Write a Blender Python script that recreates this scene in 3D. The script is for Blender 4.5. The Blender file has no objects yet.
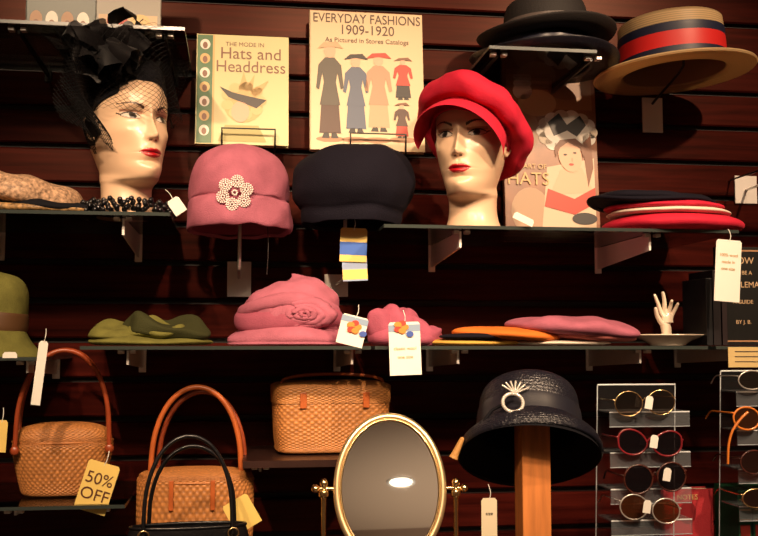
import bpy, math, random
from mathutils import Vector, Matrix, Euler, noise
random.seed(7)
pi=math.pi
sc=bpy.context.scene
try:
    sc.view_settings.view_transform='Standard'
except Exception: pass
# ---------------- camera calibration ----------------
F=1000.0; TH=math.radians(8); PH=math.atan(.077); DC=2.0; CZ=1.45
CAM=Vector((-DC*math.tan(TH),-DC,CZ))
vF=Vector((math.sin(TH)*math.cos(PH),math.cos(TH)*math.cos(PH),math.sin(PH)))
vR=Vector((math.cos(TH),-math.sin(TH),0)); vU=vR.cross(vF)
cd=bpy.data.cameras.new('camera'); cam=bpy.data.objects.new('camera',cd); sc.collection.objects.link(cam)
cam.location=CAM; cam.rotation_euler=(pi/2+PH,0,-TH); cd.sensor_width=36; cd.lens=F/758*36; sc.camera=cam
def ray(px,py): return vF+vR*((px-379)/F)+vU*((268-py)/F)
def at(px,py,d,z=None):
    r=ray(px,py); t=(DC-d)/r.y; p=CAM+r*t
    if z is not None: p.z=z
    return p
def mpp(px,py,d): return (DC-d)/ray(px,py).y/F
# ---------------- materials ----------------
MATS={}
def nt(name):
    m=bpy.data.materials.new(name); m.use_nodes=True
    return m,m.node_tree.nodes,m.node_tree.links,m.node_tree.nodes['Principled BSDF']
def mat(name,col,rough=.5,metal=0,bump=0,bs=300,var=0,vs=40,sheen=0,coat=0,attr=False,spec=.5,stretch=None,emit=0,transl=0):
    if name in MATS: return MATS[name]
    m,N,L,b=nt(name)
    b.inputs['Base Color'].default_value=(*col,1); b.inputs['Roughness'].default_value=rough
    b.inputs['Metallic'].default_value=metal; b.inputs['Specular IOR Level'].default_value=spec
    b.inputs['Sheen Weight'].default_value=sheen; b.inputs['Coat Weight'].default_value=coat
    b.inputs['Sheen Tint'].default_value=(*[min(1,c*1.5+.1) for c in col],1)
    b.inputs['Coat Roughness'].default_value=.15
    if emit:
        b.inputs['Emission Color'].default_value=(*col,1); b.inputs['Emission Strength'].default_value=emit
    tc=N.new('ShaderNodeTexCoord'); mp=N.new('ShaderNodeMapping'); L.new(tc.outputs['Object'],mp.inputs[0])
    if stretch: mp.inputs['Scale'].default_value=stretch
    if attr:
        a=N.new('ShaderNodeAttribute'); a.attribute_name='Col'; L.new(a.outputs['Color'],b.inputs['Base Color'])
    if transl:
        tr=N.new('ShaderNodeBsdfTranslucent'); 
        if attr: L.new(a.outputs['Color'],tr.inputs[0])
        mx=N.new('ShaderNodeMixShader'); mx.inputs[0].default_value=transl
        L.new(b.outputs[0],mx.inputs[1]); L.new(tr.outputs[0],mx.inputs[2]); L.new(mx.outputs[0],N['Material Output'].inputs[0])
    if var:
        n=N.new('ShaderNodeTexNoise'); n.inputs['Scale'].default_value=vs; n.inputs['Detail'].default_value=5
        L.new(mp.outputs[0],n.inputs['Vector'])
        cr=N.new('ShaderNodeValToRGB'); cr.color_ramp.elements[0].position=.3; cr.color_ramp.elements[1].position=.7
        cr.color_ramp.elements[0].color=(*[max(0,c*(1-var)) for c in col],1); cr.color_ramp.elements[1].color=(*[min(1,c*(1+var)) for c in col],1)
        L.new(n.outputs['Fac'],cr.inputs[0]); L.new(cr.outputs[0],b.inputs['Base Color'])
    if bump:
        n2=N.new('ShaderNodeTexNoise'); n2.inputs['Scale'].default_value=bs; n2.inputs['Detail'].default_value=3
        L.new(mp.outputs[0],n2.inputs['Vector'])
        bp=N.new('ShaderNodeBump'); bp.inputs['Strength'].default_value=bump; bp.inputs['Distance'].default_value=.002
        L.new(n2.outputs['Fac'],bp.inputs['Height']); L.new(bp.outputs[0],b.inputs['Normal'])
    MATS[name]=m; return m
def glassy(name,tint,gl=.08,rough=.03,op=0,opcol=(0,0,0)):
    if name in MATS: return MATS[name]
    m=bpy.data.materials.new(name); m.use_nodes=True; N=m.node_tree.nodes; L=m.node_tree.links; N.clear()
    o=N.new('ShaderNodeOutputMaterial'); t=N.new('ShaderNodeBsdfTransparent'); t.inputs[0].default_value=(*tint,1)
    g=N.new('ShaderNodeBsdfGlossy'); g.inputs['Roughness'].default_value=rough
    f=N.new('ShaderNodeFresnel'); f.inputs[0].default_value=1.45
    ad=N.new('ShaderNodeMath'); ad.operation='ADD'; ad.inputs[1].default_value=gl-.04; L.new(f.outputs[0],ad.inputs[0]); ad.use_clamp=True
    mx=N.new('ShaderNodeMixShader'); L.new(ad.outputs[0],mx.inputs[0]); L.new(t.outputs[0],mx.inputs[1]); L.new(g.outputs[0],mx.inputs[2])
    out=mx.outputs[0]
    if op:
        d=N.new('ShaderNodeBsdfDiffuse'); d.inputs[0].default_value=(*opcol,1)
        m2=N.new('ShaderNodeMixShader'); m2.inputs[0].default_value=op; L.new(out,m2.inputs[1]); L.new(d.outputs[0],m2.inputs[2]); out=m2.outputs[0]
    L.new(out,o.inputs[0]); MATS[name]=m; return m
M_glass=glassy('shelf_glass',(.93,.95,.94),.02)
M_edge=mat('glass_edge',(.035,.045,.042),.2,spec=.6)
M_acr=glassy('acrylic',(.97,.97,.98),.01,.05,.015,(.6,.65,.7))
M_acrf=glassy('acrylic_front',(.92,.94,.96),.06,.10,.08,(.62,.68,.75))
M_acredge=mat('acrylic_edge',(.62,.66,.70),.2)
M_steel=mat('brushed_steel',(.72,.68,.64),.3,.7,bump=.1,bs=200)
M_plate=mat('bracket_plate',(.85,.80,.76),.3,.0,coat=.3)
M_gold=mat('polished_brass',(.95,.68,.34),.22,1)
M_pgold=mat('pale_brass',(.95,.74,.42),.30,.85)
M_pearl=mat('pearl',(.70,.67,.62),.2,.3,coat=1)
M_black=mat('black_felt',(.005,.005,.008),.85,bump=.4,bs=500,spec=.2)
M_bgloss=mat('black_leather',(.006,.006,.008),.3,bump=.3,bs=250,coat=.15)
M_white=mat('white_card',(.82,.80,.74),.6)
M_cream=mat('cream_card',(.80,.70,.50),.6)
M_ink=mat('ink',(.03,.02,.02),.6)
M_red=mat('red_wool',(.55,.016,.045),.75,bump=.5,bs=450,sheen=.12,var=.1,spec=.2)
M_pink=mat('dusty_pink_wool',(.40,.12,.18),.8,bump=.5,bs=450,sheen=.08,var=.1,spec=.2)
M_pink2=mat('rose_wool',(.34,.08,.13),.8,bump=.5,bs=450,sheen=.08,var=.1,spec=.2)
M_navy=mat('navy_wool',(.006,.005,.011),.85,bump=.6,bs=450,sheen=.04,spec=.15)
M_olive=mat('olive_wool',(.15,.145,.035),.85,bump=.6,bs=400,var=.2,spec=.2)
M_doli=mat('dark_olive_wool',(.04,.042,.014),.85,bump=.6,bs=400,spec=.2)
M_orange=mat('orange_wool',(.68,.17,.025),.8,bump=.5,bs=450,spec=.2)
M_yel=mat('mustard_wool',(.60,.36,.07),.8,bump=.5,bs=450,spec=.2)
M_ltpink=mat('coral_pink_wool',(.66,.20,.18),.8,bump=.5,bs=450,spec=.2)
M_creamw=mat('cream_wool',(.75,.66,.55),.8,bump=.5,bs=450,spec=.2)
M_leather=mat('tan_leather',(.42,.10,.022),.38,bump=.2,bs=150,var=.2)
M_dleather=mat('brown_leather',(.28,.05,.015),.35,bump=.2,bs=150,var=.2)
M_wood=mat('oak_post',(.62,.22,.06),.4,var=.22,vs=14,stretch=(6,6,.6),bump=.1,bs=60)
M_attr=mat('woven_rattan',(.5,.3,.1),.5,attr=True)
M_skin=mat('painted_mannequin',(.8,.6,.4),.34,attr=True,coat=.1)
M_straw=mat('boater_straw',(.6,.4,.2),.5,attr=True,transl=.5)
M_table=mat('dark_shelf_wood',(.024,.009,.007),.35,var=.3,vs=20)
# ---------------- mesh helpers ----------------
def link(o,parent=None):
    sc.collection.objects.link(o)
    if parent: o.parent=parent
    return o
def E(name,loc=(0,0,0),rot=(0,0,0),s=1):
    e=bpy.data.objects.new(name,None); sc.collection.objects.link(e); e.location=loc; e.rotation_euler=rot; e.scale=(s,s,s); e.empty_display_size=.02
    return e
def mesh(name,V,Fc,m,parent=None,smooth=True,cols=None,mats=None,fm=None):
    me=bpy.data.meshes.new(name); me.from_pydata([tuple(v) for v in V],[],Fc); 
    for mm in (mats or [m]): me.materials.append(mm)
    if fm:
        for p,i in zip(me.polygons,fm): p.material_index=i
    if smooth: me.polygons.foreach_set('use_smooth',[True]*len(me.polygons))
    if cols:
        a=me.color_attributes.new('Col','FLOAT_COLOR','POINT')
        fl=[]
        for c in cols: fl+= [c[0],c[1],c[2],1]
        a.data.foreach_set('color',fl)
    me.update()
    return link(bpy.data.objects.new(name,me),parent)
def boxgeo(c,s):
    x,y,z=c;a,b,h=s[0]/2,s[1]/2,s[2]/2
    V=[(x+i*a,y+j*b,z+k*h) for i in(-1,1) for j in(-1,1) for k in(-1,1)]
    Fc=[(0,1,3,2),(4,6,7,5),(0,4,5,1),(2,3,7,6),(0,2,6,4),(1,5,7,3)]
    return V,Fc
def box(name,c,s,m,parent=None,bev=0,rot=None,loc=None):
    V,Fc=boxgeo(c,s); o=mesh(name,V,Fc,m,parent,False)
    if rot: o.rotation_euler=rot
    if loc is not None: o.location=loc
    if bev:
        b=o.modifiers.new('b','BEVEL'); b.width=bev; b.segments=3
    return o
def cat(P,t,closed=False):
    n=len(P); 
    if closed:
        x=t*n; i=int(math.floor(x)); u=x-i; g=lambda k:P[k%n]
    else:
        x=min(max(t,0),1)*(n-1); i=min(int(x),n-2); u=x-i; g=lambda k:P[min(max(k,0),n-1)]
    a,b,c,d=g(i-1),g(i),g(i+1),g(i+2)
    return tuple(.5*((2*q)+(-p+r)*u+(2*p-5*q+4*r-s)*u*u+(-p+3*q-3*r+s)*u**3) for p,q,r,s in zip(a,b,c,d))
def smp(P,n,closed=False): return [cat(P,i/(n if closed else n-1),closed) for i in range(n)]
def lathe(name,prof,m,parent=None,n=72,sx=1,sy=1,fn=None,k=40,smooth=True,colfn=None,sub=False,raw=False):
    P=prof if raw else smp(prof,k)
    V=[];C=[]
    for i,(r,z) in enumerate(P):
        r=max(r,.00001)
        for j in range(n):
            a=2*pi*j/n; x,y,zz=r*sx*math.sin(a),-r*sy*math.cos(a),z
            if fn: x,y,zz=fn(x,y,zz,a,i/(len(P)-1))
            V.append((x,y,zz))
            if colfn: C.append(colfn(r,z,a,i,j))
    Fc=[(i*n+j,i*n+(j+1)%n,(i+1)*n+(j+1)%n,(i+1)*n+j) for i in range(len(P)-1) for j in range(n)]
    return mesh(name,V,Fc,m,parent,smooth,C or None)
def tube(name,pts,r,m,parent=None,closed=False,n=40,sm=True,rad=None,res=3):
    P=smp(pts,n,closed) if sm else pts
    c=bpy.data.curves.new(name,'CURVE'); c.dimensions='3D'; s=c.splines.new('POLY'); s.points.add(len(P)-1)
    for i,p in enumerate(P):
        s.points[i].co=(*p,1)
        if rad: s.points[i].radius=cat([(q,) for q in rad],i/(len(P)-1))[0]
    s.use_cyclic_u=closed; c.bevel_depth=r; c.bevel_resolution=res; c.use_fill_caps=True
    c.materials.append(m); s.use_smooth=True
    return link(bpy.data.objects.new(name,c),parent)
def sph(name,c,r,m,parent=None,n=12,sc3=(1,1,1)):
    V=[];Fc=[];k=n//2+2
    for i in range(k+1):
        t=pi*i/k
        for j in range(n):
            a=2*pi*j/n; V.append((c[0]+sc3[0]*r*math.sin(t)*math.cos(a),c[1]+sc3[1]*r*math.sin(t)*math.sin(a),c[2]+sc3[2]*r*math.cos(t)))
    Fc=[(i*n+j,(i+1)*n+j,(i+1)*n+(j+1)%n,i*n+(j+1)%n) for i in range(k) for j in range(n)]
    return mesh(name,V,Fc,m,parent)
def beads(name,cs,r,m,parent,n=8):
    V=[];Fc=[];k=6
    for c in cs:
        o=len(V)
        for i in range(k+1):
            t=pi*i/k
            for j in range(n):
                a=2*pi*j/n; V.append((c[0]+r*math.sin(t)*math.cos(a),c[1]+r*math.sin(t)*math.sin(a),c[2]+r*math.cos(t)))
        Fc+=[(o+i*n+j,o+(i+1)*n+j,o+(i+1)*n+(j+1)%n,o+i*n+(j+1)%n) for i in range(k) for j in range(n)]
    return mesh(name,V,Fc,m,parent)
def text(name,s,loc,size,m,parent=None,rot=(pi/2,0,0),align='CENTER',ext=.0002,sx=1):
    c=bpy.data.curves.new(name,'FONT'); c.body=s; c.size=size; c.extrude=ext; c.align_x=align; c.align_y='CENTER'
    c.materials.append(m); o=link(bpy.data.objects.new(name,c),parent); o.location=loc; o.rotation_euler=rot; o.scale=(sx,1,1)
    return o
def nz(x,y,z,f,s=0): return noise.noise(Vector((x*f+s,y*f+s*1.7,z*f-s)))
# ---------------- room ----------------
def wallmat():
    m,N,L,b=nt('mahogany_slatwall')
    tc=N.new('ShaderNodeTexCoord'); mp=N.new('ShaderNodeMapping'); mp.inputs['Scale'].default_value=(1.2,8,22)
    L.new(tc.outputs['Object'],mp.inputs[0]); n=N.new('ShaderNodeTexNoise'); n.inputs['Scale'].default_value=3; n.inputs['Detail'].default_value=8; n.inputs['Distortion'].default_value=.6
    L.new(mp.outputs[0],n.inputs['Vector']); cr=N.new('ShaderNodeValToRGB')
    cr.color_ramp.elements[0].position=.3; cr.color_ramp.elements[0].color=(.015,.0018,.0015,1)
    cr.color_ramp.elements[1].position=.75; cr.color_ramp.elements[1].color=(.058,.0068,.0046,1)
    L.new(n.outputs['Fac'],cr.inputs[0]); L.new(cr.outputs[0],b.inputs['Base Color']); b.inputs['Roughness'].default_value=.32
    b.inputs['Specular IOR Level'].default_value=.13; b.inputs['Specular Tint'].default_value=(1,.5,.38,1)
    return m
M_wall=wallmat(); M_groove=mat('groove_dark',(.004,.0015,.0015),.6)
V=[];Fc=[];fm=[]
PIT=.076; z=0.02
X0,X1=-2.4,2.6
def addbox(c,s,mi):
    v,f=boxgeo(c,s); o=len(V); V.extend(v); Fc.extend([tuple(i+o for i in q) for q in f]); fm.extend([mi]*6)
while z<2.78:
    hgt=PIT-.010
    o=len(V)
    pr=[(.016,z),(.003,z),(0,z+.003),(0,z+hgt-.003),(.003,z+hgt),(.016,z+hgt)]
    for X in (X0,X1):
        for (y,zz) in pr: V.append((X,y,zz))
    n=len(pr)
    for i in range(n-1): Fc.append((o+i,o+n+i,o+n+i+1,o+i+1)); fm.append(0)
    z+=PIT
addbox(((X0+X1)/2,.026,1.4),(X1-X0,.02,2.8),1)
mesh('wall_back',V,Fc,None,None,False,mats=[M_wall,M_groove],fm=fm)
M_room=mat('cream_plaster',(.50,.38,.27),.8); M_floor=mat('floor_boards',(.16,.08,.04),.4,var=.3,vs=6,stretch=(1,12,1))
box('floor',(.1,-2.75,-.03),(5.0,5.6,.06),M_floor)
box('ceiling',(.1,-2.75,2.83),(5.0,5.6,.06),M_room)
box('wall_left',(-2.43,-2.75,1.4),(.06,5.6,2.8),M_room)
box('wall_right',(2.63,-2.75,1.4),(.06,5.6,2.8),M_room)
box('wall_front',(.1,-5.58,1.4),(5.0,.06,2.8),mat('taupe_plaster',(.30,.21,.15),.8))
# ---------------- shelves ----------------
zUL=at(90,211,.3).z; zUR=at(560,227,.3).z; zL=at(379,346,.3).z; zTL=at(90,23,.3).z; zTR=at(600,50,.3).z
zBL=at(60,506,.3).z; zBM=at(320,462,.3).z; zC=1.04
def shelf(name,pxa,pxb,z,d0=.005,d1=.30,th=.006,wood=False):
    py=345
    xa=at(pxa,py,d1).x; xb=at(pxb,py,d1).x
    V,Fc=boxgeo(((xa+xb)/2,-(d0+d1)/2,z-th/2),(xb-xa,d1-d0,th))
    if wood: return mesh(name,V,Fc,M_table,None,False)
    fmi=[1,1,1,1,0,0]
    return mesh(name,V,Fc,None,None,False,mats=[M_glass,M_edge],fm=fmi)
shelf('glass_shelf',-120,168,zUL)
shelf('glass_shelf',384,742,zUR)
shelf('glass_shelf',80,371,zL)
shelf('glass_shelf',375,708,zL)
shelf('glass_shelf',716,860,zL)
zLL=at(20,357,.3).z
shelf('glass_shelf',-120,43,zLL)
shelf('glass_shelf',-120,180,zTL)
shelf('glass_shelf',492,602,zTR)
shelf('glass_shelf',-120,128,zBL)
shelf('wood_shelf',244,400,zBM,.005,.27,.012,True)
box('display_counter',(0.1,-.36,zC/2),(3.4,.70,zC),M_table)
def bracket(px,z,d=.27,hf=.030,hb=.045,m=None):
    m=m or M_plate
    x=at(px,345,.27).x
    e=E('shelf_bracket',(x,0,z-.0062))
    box('wall_plate',(0,-.003,-hb/2-.004),(.014,.004,hb+.01),m,e,.001)
    t=.002
    V=[(-t,-.005,-.001),(-t,-d,-.001),(-t,-d,-hf),(-t,-.005,-hb),(t,-.005,-.001),(t,-d,-.001),(t,-d,-hf),(t,-.005,-hb)]
    mesh('blade',V,[(0,1,2,3),(4,7,6,5),(0,4,5,1),(1,5,6,2),(2,6,7,3)],m,e,False)
    for k in(-1,1): box('chrome_clip_%d'%(k+2),(k*.010,-d-.008,-.004),(.010,.014,.006),M_steel,e,.001)
for px in (121,-40): bracket(px,zUL)
for px in (461,652): bracket(px,zUR)
for px in (128,352,458,640): bracket(px,zL,hf=.025,hb=.036)
for px in (28,): bracket(px,zLL,hf=.02,hb=.03)
for px in (740,): bracket(px,zL,hf=.02,hb=.03)
for px in (160,10): bracket(px,zTL,hf=.008,hb=.012,m=M_bgloss)
for px in (500,596): bracket(px,zTR,hf=.006,hb=.010,m=M_bgloss)
for px in (20,105): bracket(px,zBL,hf=.012,hb=.02)
for px in (262,385): bracket(px,zBM-.006,d=.22,hf=.012,hb=.02)
# ---------------- mannequin heads ----------------
ROWS=[(3.6,5.4,3.6,5.7,5.6),(5,4.8,5.5,5.3,5.0),(6.8,4.4,7.5,5.2,4.7),(8.6,4.5,10,5.5,4.7),(9.3,6.0,11,6.0,4.8),(9.55,8.0,12,6.4,4.7),(10.2,9.2,13,6.8,4.6),(11.5,9.7,14,7.2,4.95),(13,9.4,15.5,7.8,5.45),(14.5,9.6,17,8.5,5.95),(17,9.6,19,9.1,6.45),(19,9.3,21,9.6,6.75),(21.3,9.0,23,9.8,6.85),(23,9.4,24.5,9.8,6.85),(25.3,9.4,26.3,9.5,6.8),(27.3,8.6,28,8.6,6.4),(29.2,6.9,29.4,7.0,5.4),(30.6,4,30.6,4.3,3.3),(31,.05,31,.05,.05)]
NOSE=[(15.9,0),(16.5,.12),(16.85,.65),(17.15,1.7),(17.7,2.15),(18.5,1.8),(20,1.15),(21.5,.66),(23,.25),(24,0)]
def pl(T,x):
    if x<=T[0][0]: return T[0][1]
    for (a,b),(c,d) in zip(T,T[1:]):
        if x<=c:
            u=(x-a)/(c-a)
            return b+(d-b)*u
    return T[-1][1]
def g(x,s): return math.exp(-(x/s)**2)
SK=(.70,.485,.325)
def headcol(x,z,gz):
    s=1 if x>0 else -1; ax=abs(x)
    c=SK
    if ax<2.3:
        top=14.5+.85*(max(0,1-(x/2.3)**2))**.8-.24*g(x,.4); bot=14.5-1.02*max(0,1-(x/2.05)**2)**.7
        if bot<z<top: return (.40,.005,.012) if abs(z-14.5)>.08 else (.10,.002,.004)
    ex=(ax-3.15); e=abs(ex)/1.65; zz=z-21.3-.14*(ex/1.5)
    if e<1:
        up=.68*(1-e*e); lo=-.44*(1-e*e)
        if lo<zz<up:
            dd=math.hypot(x-s*3.15-gz,(z-21.40))
            if dd<.28: return (.003,.003,.004)
            if dd<.64: return (.035,.030,.028)
            return (.62,.56,.48)
        if up<=zz<up+.26: return (.010,.005,.004)
        if lo-.13<zz<=lo: return (.09,.035,.025)
    if ex>0 and 1.5<=ex<2.15 and abs(zz-.14-(ex-1.4)*.35)<.13: return (.012,.007,.005)
    if abs(ex)<1.8 and 0.6<zz<1.2: c=(.40,.20,.125)
    if 1.4<ax<5.4:
        u=(ax-1.4)/4.0; zc=22.85+.90*math.sin(min(1,u*1.25)*pi*.62)-.25*max(0,u-.6); th=.27*(1-u*.72)
        if abs(z-zc)<th: return (.045,.018,.010)
    if abs(ax-.55)<.28 and 16.62<z<16.95: return (.12,.035,.02)
    return c
def make_head(name,loc,rot,s,gz):
    e=E(name,loc,rot,s)
    nr,nc=300,300; V=[];C=[]
    for i in range(nr):
        u=i/(nr-1)
        zf,f,zb,b,a=cat(ROWS,u)
        for j in range(nc):
            w=-1+2*j/nc; ph=pi*math.copysign(abs(w)**1.45,w)
            c=math.cos(ph); x=a*math.sin(ph); yf=(f if c>0 else b)*c; z=zf+(zb-zf)*(1-c)/2
            col=SK
            if c>.12 and z>9.2:
                k=min(1,(c-.12)/.3); ax=abs(x)
                D=pl(NOSE,z)*g(x,.55+.30*max(0,min(1,(21-z)/3.5)))
                D+=.55*g(ax-.92,.38)*g(z-17.35,.45)
                D-=1.0*g(ax-2.9,1.5)*g(z-21.9,.95)
                D-=.35*g(ax-1.6,.7)*g(z-21.5,.9)
                D+=.66*g(ax-3.15,1.25)*g(z-21.35,.66)
                D+=.30*g(ax-3.2,1.9)*g(z-23.3,.6)
                D+=.50*g(ax-4.5,1.4)*g(z-18.7,1.2)
                D-=.45*g(ax-4.0,1.3)*g(z-15.4,1.5)
                D+=.50*g(x,1.9)*g(z-14.5,1.5)
                D+=.42*g(x,1.5)*g(z-14.98,.32)+.55*g(x,1.25)*g(z-13.9,.40)-.32*g(x,2.1)*g(z-14.5,.13)
                D-=.12*g(x,.3)*g(z-15.9,.5)
                D-=.42*g(x,1.8)*g(z-12.9,.4)
                D+=.50*g(x,1.2)*g(z-11.4,1.0)
                D-=.14*g(ax-3.2,1.6)*g(z-22.2,.14)
                yf+=D*k
                col=headcol(x,z,gz)
            V.append((x*.01,-yf*.01,z*.01-.036)); C.append(col)
    Fc=[(i*nc+j,i*nc+(j+1)%nc,(i+1)*nc+(j+1)%nc,(i+1)*nc+j) for i in range(nr-1) for j in range(nc)]
    Fc.append(tuple(range(nc))[::-1])
    mesh('painted_face',V,Fc,M_skin,e,True,C)
    sk=mat('mannequin_ear',SK,.35)
    for sx in (-1,1):
        pts=[(sx*.066,-.002,.148),(sx*.069,-.004,.160),(sx*.075,.004,.178),(sx*.077,.016,.184),(sx*.075,.025,.174),(sx*.072,.020,.158),(sx*.067,.008,.144)]
        tube('ear_rim',pts,.0035,sk,e,True,30)
        sph('ear_bowl',(sx*.067,.010,.164),.014,sk,e,12,(.35,.75,1.25))
    return e
HS=.92
LHp=at(127,211,.215,zUL+.0005); RHp=at(473,225,.235,zUR+.0005)
LR=(math.radians(-2),math.radians(0),math.radians(34)); RR=(math.radians(1),math.radians(0),math.radians(-29))
make_head('mannequin_head',LHp,LR,HS,.12)
make_head('mannequin_head',RHp,RR,HS,-.05)
# red newsboy cap
cap=E('red_newsboy_cap',RHp,RR,HS)
c1=E('cap_body',(0,.004,.196),(math.radians(-28),math.radians(10),0)); c1.parent=cap
def puff(x,y,z,a,t):
    k=1+.018*math.cos(8*a)*max(0,math.sin(pi*min(1,t*1.1)))
    q=.004*nz(x,y,z,18,3)*4*t
    bk=max(0,-math.cos(a)); sd=max(0,math.sin(a))
    dr=-(.026*bk+.018*sd)*math.sin(pi*min(1,t))
    return x*k+q,y*k+q*.5,z+.006*nz(x,y,z,25,9)+dr
SYC=1.27
lathe('crown',[(.072,-.016),(.078,-.018),(.080,-.006),(.086,.000),(.103,-.004),(.116,.006),(.119,.022),(.112,.038),(.094,.051),(.058,.059),(.02,.062),(0,.063)],M_red,c1,96,1.0,SYC-.06,puff,60)
lathe('band',[(.0765,-.024),(.080,-.026),(.0835,-.012),(.084,.004),(.079,.006)],M_red,c1,72,.98,SYC,None,20)
V=[];n=40;mr=12
for layer in (0,1):
    for i in range(mr+1):
        r=i/mr
        for j in range(n+1):
            a=(-1+2*j/n)*math.radians(76); ext=.046*math.cos(a*1.13)**.6 if abs(a*1.13)<pi/2 else 0
            x=math.sin(a)*(.081*.98+ext*r*.9); y=-math.cos(a)*(.080*SYC+ext*r); zz=-.010-.040*r*r-.024*(math.sin(a)**2)*r - layer*.004
            V.append((x,y,zz))
m_=(n+1)
Fc=[(l*(mr+1)*m_+i*m_+j,l*(mr+1)*m_+i*m_+j+1,l*(mr+1)*m_+(i+1)*m_+j+1,l*(mr+1)*m_+(i+1)*m_+j) for l in(0,1) for i in range(mr) for j in range(n)]
o2=(mr+1)*m_
Fc+=[(mr*m_+j,mr*m_+j+1,o2+mr*m_+j+1,o2+mr*m_+j) for j in range(n)]
mesh('visor',V,Fc,M_red,c1)
sph('top_button',(0,0,.064),.009,M_red,c1,12,(1,1,.5))
# black veiled hat
vh=E('black_veiled_hat',LHp,LR,HS)
M_net=mat('black_net',(.004,.004,.005),.6,spec=.2)
M_sheer=glassy('black_tulle',(.25,.24,.25),.02,.5,.62,(.008,.007,.008))
c2=E('hat_body',(0,.012,.222),(math.radians(-24),math.radians(4),0)); c2.parent=vh
lathe('pillbox',[(.068,-.03),(.0755,-.032),(.078,-.01),(.081,.02),(.080,.045),(.070,.058),(.04,.064),(0,.066)],M_black,c2,72,.98,1.17,lambda x,y,z,a,t:(x+.004*nz(x,y,z,30),y+.004*nz(x,y,z,30,5),z+.004*nz(x,y,z,30,8)),40)
lathe('back_drape',[(.064,-.085),(.076,-.06),(.081,-.03),(.080,0)],M_net,c2,60,.98,1.18,lambda x,y,z,a,t:(x*(1 if y>-.01 else .9),y if y>-.01 else y*.2+.02,z),20)
def loop(base,dirv,side,L,w,m,par,twist=0):
    d=Vector(dirv).normalized(); s=Vector(side); s=(s-d*s.dot(d)).normalized(); u=d.cross(s)
    V=[];n=24
    for i in range(n+1):
        t=i/n; ang=2*pi*t
        p=Vector(base)+d*(L*(1-math.cos(ang))/2)+u*(L*.28*math.sin(ang)*(.5+.5*math.sin(pi*t)))
        ww=w*(.35+.65*math.sin(pi*t)); 
        wob=u*.006*math.sin(5*ang+twist)
        V.append(p+s*ww/2+wob); V.append(p-wob); V.append(p-s*ww/2+wob)
    Fc=[]
    for i in range(n):
        Fc+=[(3*i,3*i+1,3*i+4,3*i+3),(3*i+1,3*i+2,3*i+5,3*i+4)]
    return mesh('ribbon_loop',V,Fc,m,par)
B=(-.035,-.045,.265)
for i in range(20):
    a=random.uniform(-2.0,.7); 
    d=(math.sin(a)*.9,random.uniform(-.6,.4),random.uniform(.25,1.0)*math.cos(a*.6)+.05)
    loop((B[0]+random.uniform(-.03,.04),B[1]+random.uniform(-.02,.03),B[2]+random.uniform(-.03,.02)),d,(random.uniform(-1,1),random.uniform(-1,1),random.uniform(-1,1)),random.uniform(.06,.115),random.uniform(.03,.06),M_sheer if i%3 else M_net,vh,i)
for i in range(26):
    a=random.uniform(-1.6,.5); L=random.uniform(.06,.13)
    p0=Vector((B[0]+random.uniform(-.02,.03),B[1],B[2])); dv=Vector((math.sin(a),random.uniform(-.5,.3),math.cos(a)))
    tube('feather_quill',[p0,p0+dv*L*.5+Vector((0,0,.01)),p0+dv*L+Vector((random.uniform(-.02,.02),0,-.01))],.0009,M_net,vh,n=10)
def net(name,fn,nu,nv,par,th=.0010):
    V=[];Fc=[]
    for i in range(nu+1):
        for j in range(nv+1): V.append(fn(i/nu,j/nv))
    idx=lambda i,j:i*(nv+1)+j
    for i in range(nu-1):
        for j in range(nv-1):
            if (i+j)%2==0 and i+2<=nu and j+2<=nv: Fc.append((idx(i,j+1),idx(i+1,j),idx(i+2,j+1),idx(i+1,j+2)))
    o=mesh(name,V,Fc,M_net,par,False); w=o.modifiers.new('w','WIREFRAME'); w.thickness=th; w.use_even_offset=False
    return o
def veil(u,v):
    a=(-1.9+3.6*u); zz=.285-.105*v
    r=.090-.012*(1-v)+.010*math.sin(7*a+v*3)*v
    return (math.sin(a)*r*1.0,-math.cos(a)*(r*1.28)+.002,zz+.006*math.sin(5*a)*v)
net('face_veil',veil,52,22,vh)
for kx in (0,1):
    def veil2(u,v,kx=kx):
        x=-.060-.120*u*(1-.35*v)+.02*math.sin(6*v+kx); return (x,-.01-.03*kx+.03*math.sin(4*u+3*v)-.03*u,.300-.19*v*(1-.2*u)+.02*u)
    net('side_veil',veil2,24,44,vh,.0015)
def veil3(u,v):
    a=-2.6+3.9*u; r=.085+.05*v+.012*math.sin(6*a); return (math.sin(a)*r-.02*v,-math.cos(a)*r*.9,.255+.075*v+.02*math.sin(3*a+v*2))
net('crown_net',veil3,60,18,vh)
bs_=[]
for k in range(4):
    for i in range(46):
        a=2*pi*i/46+k*.1; r=.056+.008*k+.004*math.sin(3*a+k)
        bs_.append((math.sin(a)*r*1.05,-math.cos(a)*r,.006+.007*((k*2+i)%3)))
nb=E('black_bead_necklace',LHp,LR,1); beads('beads',bs_,.0048,M_bgloss,nb)
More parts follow.
